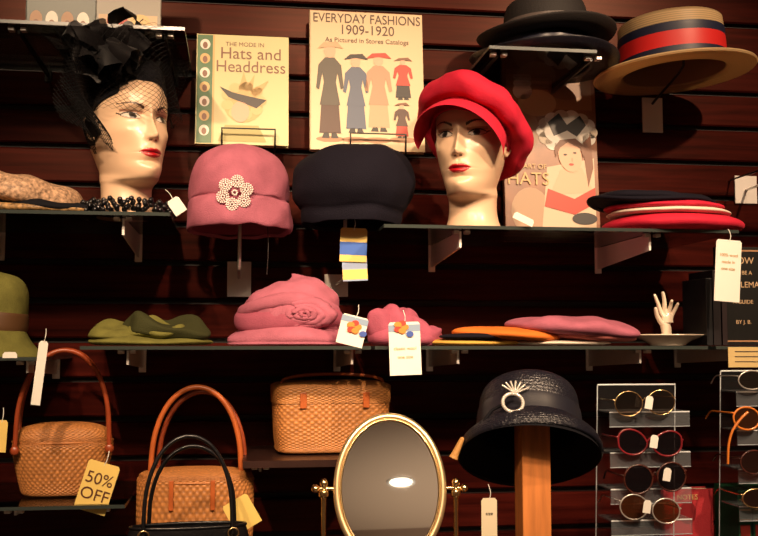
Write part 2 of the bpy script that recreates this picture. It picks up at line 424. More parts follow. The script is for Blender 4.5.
# ---------------- wall hat holders, pink cloche, navy beret ----------------
def holder(px,ybot,d,ph,ztop):
    p=at(px,ybot,d); e=E('hat_holder',(p.x,0,0))
    zb=at(px,ybot,0).z
    box('wall_plate',(0,-.0035,zb+ph/2),(.047,.005,ph),M_plate,e,.001)
    z0=zb+ph*.55
    tube('arm',[(0,-.005,z0),(0,-d*.8,z0),(0,-d,z0+.01),(0,-d,z0+.04),(0,-d,ztop)],.0035,M_steel,e,sm=False)
    return e
def hat(name,px,ybot,d,rot=(0,0,0),z=None):
    return E(name,at(px,ybot,d,z),rot)
s=mpp(239,200,.17)
h=hat('pink_cloche_hat',239,232,.17)
R=51*s
def tuck(x,y,z,a,t):
    f=math.sin(pi*min(1,t*1.15))
    k=1+.028*math.sin(3*a+14*t)*f+.018*math.sin(7*a-20*t)*f
    return x*k,y*k,z+.004*nz(x,y,z,30,2)+.03*R*math.cos(a)*(1-t)+.04*R*math.sin(a+2)*t
lathe('crown',[(.90*R,.05*R),(.99*R,0),(1.03*R,.10*R),(1.02*R,.30*R),(.97*R,.50*R),(.93*R,.56*R),(.97*R,.62*R),(.98*R,.85*R),(.93*R,1.15*R),(.78*R,1.42*R),(.5*R,1.58*R),(.2*R,1.63*R),(0,1.64*R)],M_pink,h,110,1,1.1,tuck,70)
lathe('inner',[(.90*R,.05*R),(.88*R,.6*R),(.6*R,1.2*R),(0,1.3*R)],M_pink2,h,50,1,1.1)
bc=[]
fx,fz=-.008,.60*R
for k in range(6):
    a=2*pi*k/6+.2
    for rr_,m_n in ((.0100,16),(.0068,11),(.0032,6)):
        for i in range(m_n):
            b_=2*pi*i/m_n; xx=fx+.0215*math.sin(a)+rr_*math.sin(b_)
            bc.append((xx,-1.10*R-.004+ 1.6*xx*xx/R*.3,fz+.0205*math.cos(a)+rr_*math.cos(b_)))
for i in range(8): bc.append((fx+.004*math.sin(i*.8),-1.10*R-.005,fz+.004*math.cos(i*.8)))
beads('flower_sequins',bc,.0018,mat('sequin_white',(.86,.76,.74),.4),h)
holder(239,297,.17,.07,at(239,232,.17).z+1.1*R)
holder(345,297,.17,.045,at(345,225,.17).z+.05)
tube('tag_string',[(.05,-.02,.02),(.052,-.045,-.03),(.05,-.04,-.08)],.0007,M_ink,h,n=12)
s=mpp(350,190,.18); R=60*s
h=hat('black_wool_beret',350,226,.18,(0,0,0))
def bpuff(x,y,z,a,t):
    k=1+.02*math.sin(5*a+1)*math.sin(pi*t)+.04*nz(x,y,z,20,4)
    return x*k+.008*t,y*k,z*(1+.06*math.sin(a+.7)*t)+.006*nz(x,y,z,22,7)
lathe('body',[(.76*R,.06*R),(.80*R,0),(.83*R,.10*R),(.84*R,.22*R),(.90*R,.30*R),(1.0*R,.48*R),(1.02*R,.72*R),(.95*R,.98*R),(.74*R,1.17*R),(.4*R,1.26*R),(0,1.28*R)],M_navy,h,100,1,1.05,bpuff,60)
# ---------------- books ----------------
def book(name,x0,y0,x1,y1,d,cover,t=.016,rx=0,rz=0,ry=0,z=None):
    cx=(x0+x1)/2; s=mpp(cx,(y0+y1)/2,d); w=(x1-x0)*s; h=(y1-y0)*s
    e=E(name,at(cx,y1,d,z),(rx,ry,rz))
    box('pages',(0,0,h/2),(w-.004,t-.004,h-.005),M_cream,e)
    box('front_cover',(0,-t/2+.0008,h/2),(w,.0016,h),cover,e,.0004)
    box('rear_cover',(0,t/2-.0008,h/2),(w,.0016,h),cover,e,.0004)
    box('spine',(-w/2+.0008,0,h/2),(.0016,t,h),cover,e)
    L=lambda px,py,l=1:Vector(((px-cx)*s,-t/2-.0004*l,(y1-py)*s))
    return e,L,s
def poly(e,L,pts,m,l=1,name='print'):
    return mesh(name,[L(x,y,l) for x,y in pts],[tuple(range(len(pts)))],m,e,False)
def ell(cx,cy,a,b,n=20,r=0):
    return [(cx+a*math.cos(2*pi*i/n)*math.cos(r)-b*math.sin(2*pi*i/n)*math.sin(r),cy+a*math.cos(2*pi*i/n)*math.sin(r)+b*math.sin(2*pi*i/n)*math.cos(r)) for i in range(n)]
def bt(e,L,s,str_,px,py,size,m,l=2,sx=1): return text('lettering',str_,L(px,py,l),size*s*1.38,m,e,sx=sx,ext=.0001)
P=lambda n,c,r=.45:mat('print_'+n,c,r)
pk=P('black',(.015,.012,.012)); pg=P('green',(.05,.16,.06)); py_=P('straw',(.62,.42,.16)); pb=P('brown',(.20,.08,.04)); pblue=P('blue',(.08,.11,.18)); pbei=P('beige',(.55,.38,.22)); pred=P('red',(.50,.04,.02)); pw=P('white',(.80,.76,.68)); pfl=P('flesh',(.72,.42,.28)); pdb=P('darkbrown',(.07,.03,.02)); ptan=P('tan',(.38,.20,.10))
cov=mat('cover_lime',(.62,.56,.27),.4)
e,L,s=book('hat_history_book',196,31,288,146,.07,cov,rx=math.radians(-6))
poly(e,L,[(197,32),(212,32),(212,145),(197,145)],pg,1)
poly(e,L,[(212,32),(214,32),(214,145),(212,145)],py_,1)
for i in range(7): poly(e,L,ell(204.5,42+i*15,5,5.5),py_ if i%2 else pw,2); poly(e,L,ell(204.5,43+i*15,2.4,3.5),pb,3)
bt(e,L,s,'THE MODE IN',244,41,4.5,pb); bt(e,L,s,'Hats and',250,51,12.5,pb); bt(e,L,s,'Headdress',250,65,12.5,pb,sx=.95)
poly(e,L,ell(243,106,19,17),py_,2)
for i in range(9): poly(e,L,ell(243+17*math.cos(i*.7),100+15*math.sin(i*.7),6,5),mat('print_curl',(.70,.52,.24),.5),3)
poly(e,L,[(219,86),(232,92),(250,96),(266,99),(256,108),(246,104),(228,97)],pk,4)
poly(e,L,[(238,88),(243,70),(247,84),(254,72),(252,88),(268,78),(260,92),(250,98)],py_,3)
poly(e,L,ell(240,112,9,11),pfl,4)
poly(e,L,[(225,126),(258,126),(266,143),(218,143)],mat('print_olive',(.42,.38,.14),.5),2)
cov=mat('cover_cream',(.70,.54,.33),.4)
e,L,s=book('fashion_catalog_book',310,6,425,152,.07,cov,rx=math.radians(-6))
bt(e,L,s,'EVERYDAY FASHIONS',368,14,10,pdb,sx=.82); bt(e,L,s,'1909-1920',368,26,10.5,pdb,sx=.9); bt(e,L,s,'As Pictured in Stores Catalogs',368,37,5,pdb)
def lady(cx,top,bot,w,coat,skirt,hatc,l=2):
    H=bot-top; hd=H*.075
    poly(e,L,ell(cx,top+H*.09,hd*.8,hd),pfl,l+1)
    poly(e,L,[(cx-w*.42,top+H*.07),(cx-w*.2,top),(cx+w*.25,top-1),(cx+w*.45,top+H*.06),(cx,top+H*.045)],hatc,l+2)
    poly(e,L,[(cx-w*.16,top+H*.16),(cx+w*.16,top+H*.16),(cx+w*.38,top+H*.24),(cx+w*.46,top+H*.48),(cx+w*.36,top+H*.49),(cx+w*.25,top+H*.32),(cx+w*.20,top+H*.42),(cx+w*.34,top+H*.66),(cx-w*.34,top+H*.66),(cx-w*.20,top+H*.42),(cx-w*.25,top+H*.32),(cx-w*.36,top+H*.5),(cx-w*.46,top+H*.48),(cx-w*.38,top+H*.24)],coat,l+1)
    poly(e,L,[(cx-w*.28,top+H*.6),(cx+w*.28,top+H*.6),(cx+w*.36,top+H*.95),(cx-w*.36,top+H*.95)],skirt,l)
    poly(e,L,[(cx-w*.2,top+H*.94),(cx-w*.05,top+H*.94),(cx-w*.02,bot),(cx-w*.28,bot)],pk,l); poly(e,L,[(cx+w*.05,top+H*.94),(cx+w*.2,top+H*.94),(cx+w*.28,bot),(cx+w*.03,bot)],pk,l)
lady(330,40,140,30,P('coat',(.07,.06,.045)),pdb,pbei); lady(356,52,134,28,pblue,pblue,pk); lady(379,50,132,30,P('rosebeige',(.50,.27,.17)),P('sand',(.52,.36,.22)),pred); lady(404,54,98,22,pred,pk,pb); lady(402,102,138,18,pdb,pred,pb,3)
for x in (330,355,377,403): poly(e,L,ell(x,141 if x<400 else 140,14,3),ptan,1)
def wire(x0,x1,y0,y1,d):
    e=E('wire_book_rest',(0,0,0))
    a=at(x0,y0,d); b=at(x1,y0,d); zb=at(x0,y1,d).z
    tube('wire',[(a.x,-.004,zb),(a.x,-d-.01,zb),(a.x,-d-.01,a.z),(b.x,-d-.01,a.z),(b.x,-d-.01,zb),(b.x,-.004,zb)],.0019,M_bgloss,e,sm=False)
    box('clip',((a.x+b.x)/2,-.003,zb),(b.x-a.x,.005,.012),M_bgloss,e)
wire(222,275,129,147,.085); wire(350,405,134,153,.085)
cov=mat('cover_sepia',(.26,.11,.055),.35,var=.35,vs=18)
e,L,s=book('art_of_hats_book',504,54,601,225,.05,cov,rx=math.radians(-4),z=zUR)
poly(e,L,[(508,58),(597,58),(597,90),(508,90)],ptan,1)
poly(e,L,ell(540,84,20,14),pbei,2); poly(e,L,ell(570,70,18,10),P('umber',(.28,.14,.08)),2)
poly(e,L,ell(525,72,10,9),pw,2); poly(e,L,ell(527,112,14,22),P('fawn',(.42,.27,.17)),1); poly(e,L,ell(530,195,20,24),P('fawn',(.42,.27,.17)),1)
poly(e,L,[(548,150),(597,140),(597,222),(540,222)],P('ivory',(.62,.48,.34)),2)
for i in range(14):
    a=i*2*pi/14; poly(e,L,ell(570+24*math.cos(a),113+16*math.sin(a),8,7),pw if i%2 else P('lace',(.62,.52,.40)),3)
poly(e,L,ell(570,113,24,15),pw,4)
poly(e,L,[(550,104),(562,94),(570,106),(584,96),(590,106),(580,118),(570,112),(556,118)],pk,5)
poly(e,L,ell(572,138,12,17,r=-.2),pfl,6)
poly(e,L,[(557,140),(556,130),(562,122),(578,120),(588,128),(586,140),(583,130),(570,124),(562,130)],pb,7)
for x,y in ((567,137),(577,135)): poly(e,L,ell(x,y,1.9,1.0),pk,7)
poly(e,L,ell(573,147,2.6,1.3),pred,7)
poly(e,L,ell(574,142,1.0,2.0),P('flesh2',(.6,.3,.2)),7)
poly(e,L,[(562,152),(584,150),(596,175),(550,178)],pfl,3)
poly(e,L,[(586,118),(594,112),(596,150),(590,170),(587,140)],pb,4)
poly(e,L,[(548,172),(575,182),(597,170),(597,186),(575,198),(544,190)],pred,5)
poly(e,L,ell(585,202,13,6),pk,6)
pl_=P('lemon',(.62,.42,.18))
bt(e,L,s,'HATS',528,163,13,pl_,8)
bt(e,L,s,'THE ART OF',528,150,5,pl_,8)
cov=mat('cover_dark',(.03,.06,.05),.4)
zt=zTL+.001
e,L,s=book('costume_picture_book',28,-70,96,22,.22,cov,z=zt)
for i in range(4): poly(e,L,ell(38+i*15,8,6,9),pw if i%2 else ptan,2)
for i in range(4): poly(e,L,ell(38+i*15,12,3,4),pb,3)
e,L,s=book('costume_picture_book',97,-80,160,24,.22,mat('cover_mid',(.22,.20,.16),.4),z=zt)
poly(e,L,[(100,2),(157,2),(157,22),(100,22)],pbei,1); poly(e,L,ell(118,8,10,9),pred,2); poly(e,L,ell(140,9,10,8),py_,2); poly(e,L,ell(129,14,6,6),pk,3)
e,L,s=book('etiquette_book',716,247,770,345,.22,mat('cover_black',(.006,.006,.006),.35),z=zL+.001)
for i,(t_,yy,sz) in enumerate((('HOW',261,7),('TO BE A',273,4),('GENTLEMAN',285,6),('A GUIDE',302,4),('BY J. B.',322,4))): bt(e,L,s,t_,742,yy,sz,pbei)
poly(e,L,[(720,250),(766,250),(766,251.5),(720,251.5)],ptan,2); poly(e,L,[(720,340),(766,340),(766,341.5),(720,341.5)],ptan,2)
e=E('book_row',at(704,345,.20,zL+.001)); 
for i,(w_,h_) in enumerate(((.012,.125),(.015,.14),(.010,.118))): box('book_spine_%d'%(i+1),(-.012+i*.015,0,h_/2),(w_,.10,h_),mat('book_black%d'%i,(.008+.004*i,.008,.010),.4),e,.001)
e=E('shelf_label',at(748,365,.31)); box('card',(0,0,.014),(.075,.002,.036),mat('label_gold',(.62,.46,.20),.5),e); 
for k in range(3): box('print',(0,-.0015,.006+k*.009),(.05,.0004,.0015),M_ink,e)
zR=at(690,560,.27).z
box('display_riser',(at(710,500,.22).x+.03,-.20,(zC+zR)/2),(.22,.22,zR-zC),M_table)
e,L,s=book('red_cloth_book',657,489,712,560,.27,mat('cloth_red',(.42,.02,.03),.6,bump=.3),t=.03,z=zR)
poly(e,L,ell(685,512,9,11),P('darkred',(.2,.01,.015)),2)
bt(e,L,s,'NOTES',685,497,5,py_)
e=E('green_book_set',at(748,545,.26,zR))
HG=at(748,486,.26).z-zR
for i in range(3):
    w_=.026; box('volume_%d'%(i+1),(-.028+i*.028,0,HG/2),(w_,.09,HG),mat('cloth_green',(.012,.18,.07),.5,bump=.3),e,.002)
    for zz in (.012,.03,.075,.092,.11): box('gilt_band',(-.028+i*.028,-.0455,zz),(w_-.006,.0008,.002),M_gold,e)
    box('title_patch',(-.028+i*.028,-.0455,.055),(w_-.008,.0008,.022),mat('patch_red',(.35,.03,.02),.5),e)
# ---------------- top right hats ----------------
s=mpp(673,60,.15); R=79*s; pb_=at(674,75,.158)
h=E('straw_boater_hat',pb_,(math.radians(-1),math.radians(-4),0))
CR=51*s; CH=53*s
def strawcol(r,z,a,i,j):
    k=.80+.22*math.sin(r*1500+z*1500)+.12*math.sin(a*160+i*pi); k=max(.45,min(1.1,k))
    return (.90*k,.66*k,.36*k)
prof=[(0,CH),(CR*.5,CH),(CR*.93,CH),(CR*.99,CH-.005),(CR*1.0,CH*.8),(CR*1.0,.012),(CR*1.03,.006),(R*.85,.005),(R*.99,.006),(R,.004),(R*.99,.001),(R*.8,.0015),(CR*1.0,.001),(CR*.97,.006)]
pp=[]
for (a_,b_),(c_,d_) in zip(prof,prof[1:]):
    m=max(1,int(math.hypot(c_-a_,d_-b_)/.0015))
    for k in range(m): pp.append((a_+(c_-a_)*k/m,b_+(d_-b_)*k/m))
pp.append(prof[-1])
def strawdef(x,y,z,a,t): return x,y,z+.0010*math.sin(math.hypot(x,y)*1500)
lathe('straw_shell',pp,M_straw,h,160,1,1,strawdef,raw=True,colfn=strawcol)
lathe('lining',[(CR*.96,.004),(CR*.95,CH*.8),(CR*.8,CH*.93),(0,CH*.94)],mat('boater_lining',(.30,.17,.09),.8),h,80)
MN=mat('ribbon_navy',(.010,.012,.035),.5); MR=mat('ribbon_red',(.55,.015,.015),.5)
for (a_,b_,m_2) in ((.008,.30,MN),(.30,.58,MR),(.58,.74,MN)):
    lathe('ribbon_stripe',[(CR*1.012,max(.009,CH*a_)),(CR*1.016,CH*(a_+b_)/2+.002),(CR*1.012,CH*b_)],m_2,h,100,k=6)
p=at(652,133,0); e=E('hat_holder',(p.x,0,0)); ph=.075
box('wall_plate',(0,-.0035,p.z+ph/2),(.045,.005,ph),M_plate,e,.001)
tube('arm',[(0,-.005,p.z+.062),(0,-.02,p.z+.066),(0,-.135,pb_.z+.010),(0,-.158,pb_.z+.02),(0,-.158,pb_.z+CH*.86)],.0028,M_bgloss,e,sm=False)
lathe('hat_pad',[(0,0),(.035,0),(.04,.004),(.03,.008),(0,.009)],M_steel,e,30).location=(0,-.158,pb_.z+CH*.80)
s=mpp(543,30,.15); R=73*s
h=E('navy_brimmed_hat',at(543,30,.165,zTR+.002),(0,math.radians(2),0))
def wv(x,y,z,a,t): return x,y,z+.006*math.sin(2*a+.6)*min(1,(math.hypot(x,y)/R)**3)
M_nst=mat('navy_straw',(.008,.008,.014),.38,bump=.6,bs=160)
lathe('hat_shell',[(0,.060),(.35*R,.060),(.55*R,.056),(.60*R,.04),(.62*R,.015),(.70*R,.008),(.9*R,.010),(1.0*R,.018),(.995*R,.013),(.9*R,.004),(.70*R,.002),(.60*R,.004),(.57*R,.035),(.4*R,.052),(0,.054)],M_nst,h,110,1,1,wv,110)
lathe('ribbon',[(.635*R,.014),(.645*R,.028),(.635*R,.042)],mat('satin_navy',(.03,.03,.05),.25),h,80,k=8)
b0=at(546,20,.165,zTR+.052)
h=E('charcoal_felt_hat',b0,(0,math.radians(-2),0))
M_char=mat('charcoal_felt',(.020,.017,.017),.7,bump=.4,bs=400,spec=.3)
lathe('felt_shell',[(0,.080),(.35*R,.080),(.50*R,.074),(.56*R,.05),(.58*R,.012),(.66*R,.006),(.82*R,.008),(.93*R,.016),(.925*R,.011),(.82*R,.002),(.66*R,.001),(.57*R,.003)],M_char,h,110,1,1,wv,90)
lathe('ribbon',[(.595*R,.010),(.60*R,.022),(.585*R,.036)],mat('grey_satin',(.10,.08,.075),.3),h,80,k=8)
# ---------------- soft hats ----------------
def soft(name,px,pyb,wpx,hpx,d,m,z,seed=0,ry=0,amp=.08,dep=.85,rx=0,prof=None,part='body',parent=None,sag=0):
    s=mpp(px,pyb,d); R=wpx/2*s; H=hpx*s
    h=parent or E(name,at(px,pyb,d,z),(rx,ry,0))
    pr=prof or [(0,.0),(.7,.0),(.93,.10),(1,.35),(.95,.62),(.8,.82),(.5,.95),(.2,1),(0,1)]
    def fn(x,y,zz,a,t):
        q=zz/H
        k=1+amp*nz(x,y,zz,14,seed)*1.5
        up=max(0,q)*(1+amp*3*nz(x,y,0,16,seed+5))-sag*max(0,q)*(x/R)
        return x*k,y*k,up*H
    lathe(part,[(r*R,q*H) for r,q in pr],m,h,90,1,dep,fn,48)
    return h,R,H
zz=zUR+.001; s=mpp(674,230,.19)
soft('red_beret',674,230,138,18,.22,M_red,zz,1,amp=.05)
soft('cream_beret',668,222,124,8,.22,M_creamw,zz+15*s,2,amp=.05)
soft('red_beret',664,222,118,9,.22,M_red,zz+20*s,32,amp=.05)
h,R,H=soft('navy_beret',652,214,124,13,.21,M_navy,zz+26*s,3,amp=.07,ry=math.radians(3))
lathe('brim_fold',[(R*.9,0),(R*1.04,.002),(R*1.03,.008),(R*.85,.012)],M_navy,h,80,1,.85,lambda x,y,z,a,t:(x,y,z+.004*math.sin(3*a)),14)
M_mesh=mat('tan_straw_mesh',(.46,.29,.18),.6,bump=1,bs=120,var=.65,vs=160)
soft('woven_cap',18,196,116,32,.2,M_mesh,zUL+.018,4,ry=math.radians(12),amp=.1)
soft('folded_black_scarf',50,206,118,14,.2,M_black,zUL+.001,5,amp=.2)
M_gk=mat('gold_brocade',(.34,.20,.08),.5,bump=.8,bs=150,var=.9,vs=120)
soft('brocade_purse',28,206,120,9,.255,M_gk,zUL+.001,8,amp=.12,dep=.35)
z0=zL+.001
h,R,H=soft('olive_beret',150,346,114,10,.2,M_olive,z0,6,amp=.14)
soft('',165,346,92,26,.2,M_doli,None,11,amp=.25,parent=h,part='crumpled_lining',sag=.2,prof=[(0,.3),(.8,.3),(.95,.5),(.9,.8),(.6,.95),(0,.7)])
soft('',122,346,64,22,.2,M_olive,None,14,amp=.3,parent=h,part='rolled_edge',prof=[(0,.2),(.9,.3),(1,.5),(.7,.8),(0,.7)])
soft('',150,346,50,26,.22,M_olive,None,19,amp=.3,parent=h,part='folded_peak',prof=[(0,.3),(.9,.4),(1,.6),(.7,.9),(0,.8)])
for o in h.children:
    if o.name.startswith('crumpled'): o.location.x=.026
    if o.name.startswith('rolled'): o.location=(-.042,-.01,0)
    if o.name.startswith('folded_peak'): o.location=(.01,-.03,0)
s=mpp(0,330,.2); R=30*s
h=E('olive_cloche_hat',at(-8,357,.2,zLL+.001),(0,math.radians(4),0))
lathe('hat_shell',[(1.45*R,.10*R),(1.66*R,.0),(1.60*R,.14*R),(1.25*R,.50*R),(1.03*R,.85*R),(.98*R,1.0*R),(1.0*R,1.6*R),(.92*R,2.25*R),(.6*R,2.65*R),(0,2.8*R)],M_olive,h,90,1,1,lambda x,y,z,a,t:(x*(1+.02*math.sin(4*a+8*t)),y,z),50)
lathe('hat_band',[(1.02*R,.84*R),(1.05*R,1.0*R),(1.04*R,1.35*R),(1.01*R,1.45*R)],mat('band_brown',(.10,.045,.015),.6),h,60,k=10)
h,R,H=soft('pink_rose_hat',289,346,118,18,.21,M_pink,z0,7,amp=.08,prof=[(0,0),(.9,0),(1,.2),(1.0,.5),(.9,.8),(.7,1),(0,1.1)])
s=mpp(289,340,.21)
lathe('crown',[(0,.01),(44*s,.02),(49*s,30*s),(46*s,46*s),(34*s,58*s),(15*s,64*s),(0,65*s)],M_pink,h,90,1,.8,lambda x,y,z,a,t:(x*(1+.04*math.sin(5*a+12*t))+.004*t,y*(1+.04*math.sin(4*a+10*t)),z*(1+.08*math.sin(a+.5))+.007*nz(x,y,z,35,2)),50)
lathe('drape',[(48*s,14*s),(54*s,20*s),(54*s,30*s),(48*s,36*s)],M_pink2,h,80,1,.82,lambda x,y,z,a,t:(x,y,z+.006*math.sin(2*a)),14)
lathe('upper_fold',[(44*s,30*s),(51*s,35*s),(50*s,43*s),(42*s,47*s)],M_pink,h,80,1,.84,lambda x,y,z,a,t:(x,y,z+.009*math.sin(2*a+1.5)),14)
def rose(par,c,r,m):
    rnd=random.Random(3)
    for ly,(cnt,rr,yo) in enumerate(((5,1.0,0),(4,.68,-.004),(3,.40,-.007),(2,.18,-.009))):
        for k in range(cnt):
            a0=2*pi*k/cnt+ly*.7+rnd.uniform(-.3,.3); span=2*pi/cnt*.78; V=[];nu,nv=12,6; sq=rnd.uniform(.85,1.15)
            for i in range(nu+1):
                for j in range(nv+1):
                    u=-1+2*i/nu; v=j/nv
                    a=a0+u*span; rad=r*rr*sq*(.45+.62*v)*(1-.22*u*u*v)+.001*math.sin(9*u+k)
                    yy=c[1]+yo-.007*math.sin(pi*v*.8)+.010*(v**3)*(1 if rr>.6 else .4)-.003*u*v
                    V.append((c[0]+1.35*rad*math.cos(a),yy,c[2]+.68*rad*math.sin(a)))
            Fc=[(i*(nv+1)+j,(i+1)*(nv+1)+j,(i+1)*(nv+1)+j+1,i*(nv+1)+j+1) for i in range(nu) for j in range(nv)]
            o=mesh('rosette_fold',V,Fc,m,par); sd=o.modifiers.new('s','SOLIDIFY'); sd.thickness=.0025
rose(h,(12*s,-45*s*.86,30*s),22*s,M_pink)
h,R,H=soft('folded_rose_hat',402,344,78,20,.2,M_pink2,z0,9,amp=.16)
for k,(dx,dz,r_,hh,ry) in enumerate(((-10,4,28,34,.25),(12,6,24,22,.5),(-22,10,14,26,-.2))):
    s_=s; o=lathe('fold_%d'%(k+1),[(0,0),(r_*s_*.8,.002),(r_*s_,hh*s_*.35),(r_*s_*.85,hh*s_*.8),(r_*s_*.4,hh*s_),(0,hh*s_*.85)],M_pink2,h,60,1,.8,lambda x,y,z,a,t:(x*(1+.16*nz(x,y,z,30,k)),y*(1+.10*math.sin(3*a)),z+.014*nz(x,y,z,40,k+3)),30)
    o.location=(dx*s_,-.01*k,dz*s_); o.rotation_euler=(0,ry,0)
soft('mustard_beret',470,344,98,7,.2,M_yel,z0,21,amp=.07)
soft('orange_beret',505,336,114,12,.2,M_orange,z0+6*s,22,amp=.08,ry=math.radians(3))
soft('navy_thin_beret',478,341,78,6,.25,M_navy,z0+.012,23,amp=.07,dep=.4)
soft('cream_beret',560,342,100,6,.2,M_creamw,z0,24,amp=.05)
soft('coral_beret',585,336,100,10,.2,M_ltpink,z0+5*s,25,amp=.06,ry=math.radians(2))
soft('pink_beret',570,330,130,18,.2,M_pink,z0+10*s,26,amp=.10,ry=math.radians(4))
# ---------------- hand on dish ----------------
p=at(668,345,.2,z0); s=mpp(668,340,.2)
e=E('ring_holder_hand',p,(0,0,math.radians(-8)))
M_por=mat('porcelain',(.82,.70,.56),.2,coat=.6)
lathe('dish',[(0,.003),(.030,.0),(.034,.002),(.048,.010),(37*s,.018),(37.5*s,.020),(36*s,.020),(.045,.0125),(.03,.006),(0,.005)],M_por,e,64,1,.75,None,50)
def skin_hand(par,m,o,k=1.0):
    V=[];Ed=[];Rr=[]
    def ad(v,r,pa=None):
        V.append((o[0]+v[0]*k,o[1]+v[1]*k,o[2]+v[2]*k)); Rr.append(r*k)
        if pa is not None: Ed.append((pa,len(V)-1))
        return len(V)-1
    a=ad((0,0,0),.0125); b=ad((0,0,.012),.0085,a); c=ad((0,0,.022),.0080,b); d=ad((0,0,.034),.0105,c)
    fingers=[
      [(-.0095,-.001,.046),(-.014,-.003,.060),(-.018,-.004,.070),(-.021,-.004,.078)],
      [(-.003,-.002,.048),(-.004,-.005,.063),(-.006,-.008,.074),(-.008,-.009,.082)],
      [(.0035,-.002,.047),(.0055,-.009,.059),(.005,-.017,.066),(.003,-.021,.064)],
      [(.0095,-.001,.043),(.014,-.006,.053),(.016,-.012,.060),(.016,-.016,.061)]]
    for f in fingers:
        q=d
        for i,v in enumerate(f): q=ad(v,[.0052,.0042,.0036,.0027][i],q)
    q=ad((-.011,-.004,.030),.0052,c)
    for i,v in enumerate([(-.018,-.009,.040),(-.021,-.013,.049),(-.022,-.015,.055)]): q=ad(v,[.0046,.0038,.0028][i],q)
    me=bpy.data.meshes.new('hand'); me.from_pydata(V,Ed,[]); me.materials.append(m)
    ob=link(bpy.data.objects.new('hand_figure',me),par)
    ob.modifiers.new('skin','SKIN')
    for i,r in enumerate(Rr): me.skin_vertices[0].data[i].radius=(r,r*.8)
    me.skin_vertices[0].data[0].use_root=True
    sb=ob.modifiers.new('sub','SUBSURF'); sb.levels=2; sb.render_levels=2; ob.modifiers['skin'].use_smooth_shade=True
    return ob
skin_hand(e,M_por,(-.002,0,.010),1.12)
# ---------------- baskets ----------------
def basket(par,prof,a,b,m,n_=2.6,rows=None,cells=150,cell_h=.0038,base=(.62,.25,.07),part='woven_body',vary=.3):
    L=sum(math.hypot((c[0]-d[0])*a,c[1]-d[1]) for c,d in zip(prof,prof[1:]))
    rr=int(L/cell_h)*3; nc=cells*6; V=[];C=[]
    for i in range(rr+1):
        sc_,z=cat(prof,i/rr)
        ci=i//3
        for j in range(nc):
            t=2*pi*j/nc; ct,st=math.cos(t),math.sin(t)
            r=(abs(ct)**n_+abs(st)**n_)**(-1/n_)
            ww=math.sin(2*pi*j/12+(pi if ci%2 else 0))
            dr=.0008*ww
            x=a*r*st*sc_; y=-b*r*ct*sc_; l=max(1e-5,math.hypot(x,y))
            V.append((x+x/l*dr,y+y/l*dr,z)); 
            rnd=random.Random(ci*977+(j//6)*31).random()
            k=(.70+.30*(ww*.5+.5))*(1-vary*rnd)
            if i%3==0: k*=.72
            C.append((base[0]*k,base[1]*k,base[2]*k))
    Fc=[(i*nc+j,i*nc+(j+1)%nc,(i+1)*nc+(j+1)%nc,(i+1)*nc+j) for i in range(rr) for j in range(nc)]
    return mesh(part,V,Fc,M_attr,par,True,C)
def arch(par,x0,x1,y,zb,zt,r,m,k=.5,name='handle',lean=0):
    cx=(x0+x1)/2;w=(x1-x0)/2
    P=[]
    for i in range(13):
        t=pi*i/12; q=math.sin(t)**.75
        P.append((cx-w*math.cos(t),y+lean*q,zb+(zt-zb)*q))
    tube(name,P,r,m,par,n=50)
Mrim=mat('rattan_rim',(.46,.17,.045),.45)
d=.17; s=mpp(62,470,d); z1=zBL+.001
e=E('rattan_handbag',at(62,498,d,z1),(0,0,math.radians(8)))
W=48*s
basket(e,[(0,.001),(.6,.001),(.78,.004),(.85,.02),(.94,.052),(1.0,.082),(.99,.090),(.97,.092),(.97,.095),(.95,.103),(.80,.116),(.45,.123),(0,.125)],W,W*.62,M_attr,cells=100)
tube('lid_rim',[(W*1.0*math.sin(t*pi/16),-W*.62*1.0*math.cos(t*pi/16),.092) for t in range(32)],.0022,Mrim,e,True,96)
for yy,lean in ((-W*.5,-.004),(W*.5,.012)):
    arch(e,-W*.92,W*.92,yy,.078,.250,.0042,M_dleather,lean=lean)
    for sx in (-1,1):
        sph('handle_button',(sx*W*.92,yy-.004,.081),.008,M_dleather,e,12,(1,.5,1)); 
lathe('clasp_knob',[(0,0),(.004,.0),(.006,.006),(0,.010)],M_dleather,e,16).location=(0,-W*.5,.097)
d=.2; s=mpp(195,490,d)
e=E('rattan_handbag',at(195,540,d,zC+.001),(0,0,math.radians(-4)))
W=57*s; zt2=at(195,474,d).z-zC
basket(e,[(0,.001),(.6,.001),(.86,.004),(.93,.02),(1.0,zt2*.5),(1.0,zt2-.012),(.98,zt2-.008),(.98,zt2-.004),(.9,zt2+.004),(.5,zt2+.010),(0,zt2+.012)],W,W*.55,M_attr,cells=110)
tube('lid_rim',[(W*1.0*math.sin(t*pi/16),-W*.55*math.cos(t*pi/16),zt2-.010) for t in range(32)],.0022,Mrim,e,True,96)
arch(e,-W*.78,W*.80,-W*.1,zt2-.02,zt2+86*s,.0048,M_leather,lean=.005)
arch(e,-W*.72,W*.84,W*.35,zt2-.02,zt2+80*s,.0044,M_dleather,lean=.01)
for sx in(-1,1): box('leather_tab',(sx*W*.79,-W*.12-.004,zt2-.025),(.012,.010,.03),M_leather,e,.003)
for sx in(-.35,.35): box('strap',(sx*W,-W*.55-.002,zt2-.03),(.008,.003,.05),M_leather,e,.001)
d=.14; s=mpp(330,430,d)
e=E('rattan_trunk_basket',at(330,462,d,zBM+.001),(0,0,math.radians(3)))
W=56*s
hb=(462-412)*s*1.0
basket(e,[(0,.001),(.6,.001),(.93,.003),(.97,.015),(1.0,hb*.5),(1.02,hb)],W,W*.55,M_attr,n_=5,cells=110)
basket(e,[(1.035,hb-.002),(1.04,hb+.006),(1.045,hb+.024),(1.02,hb+.031),(.85,hb+.036),(.5,hb+.038),(0,hb+.038)],W,W*.55,M_attr,n_=5,cells=110,base=(.64,.27,.075),part='lid')
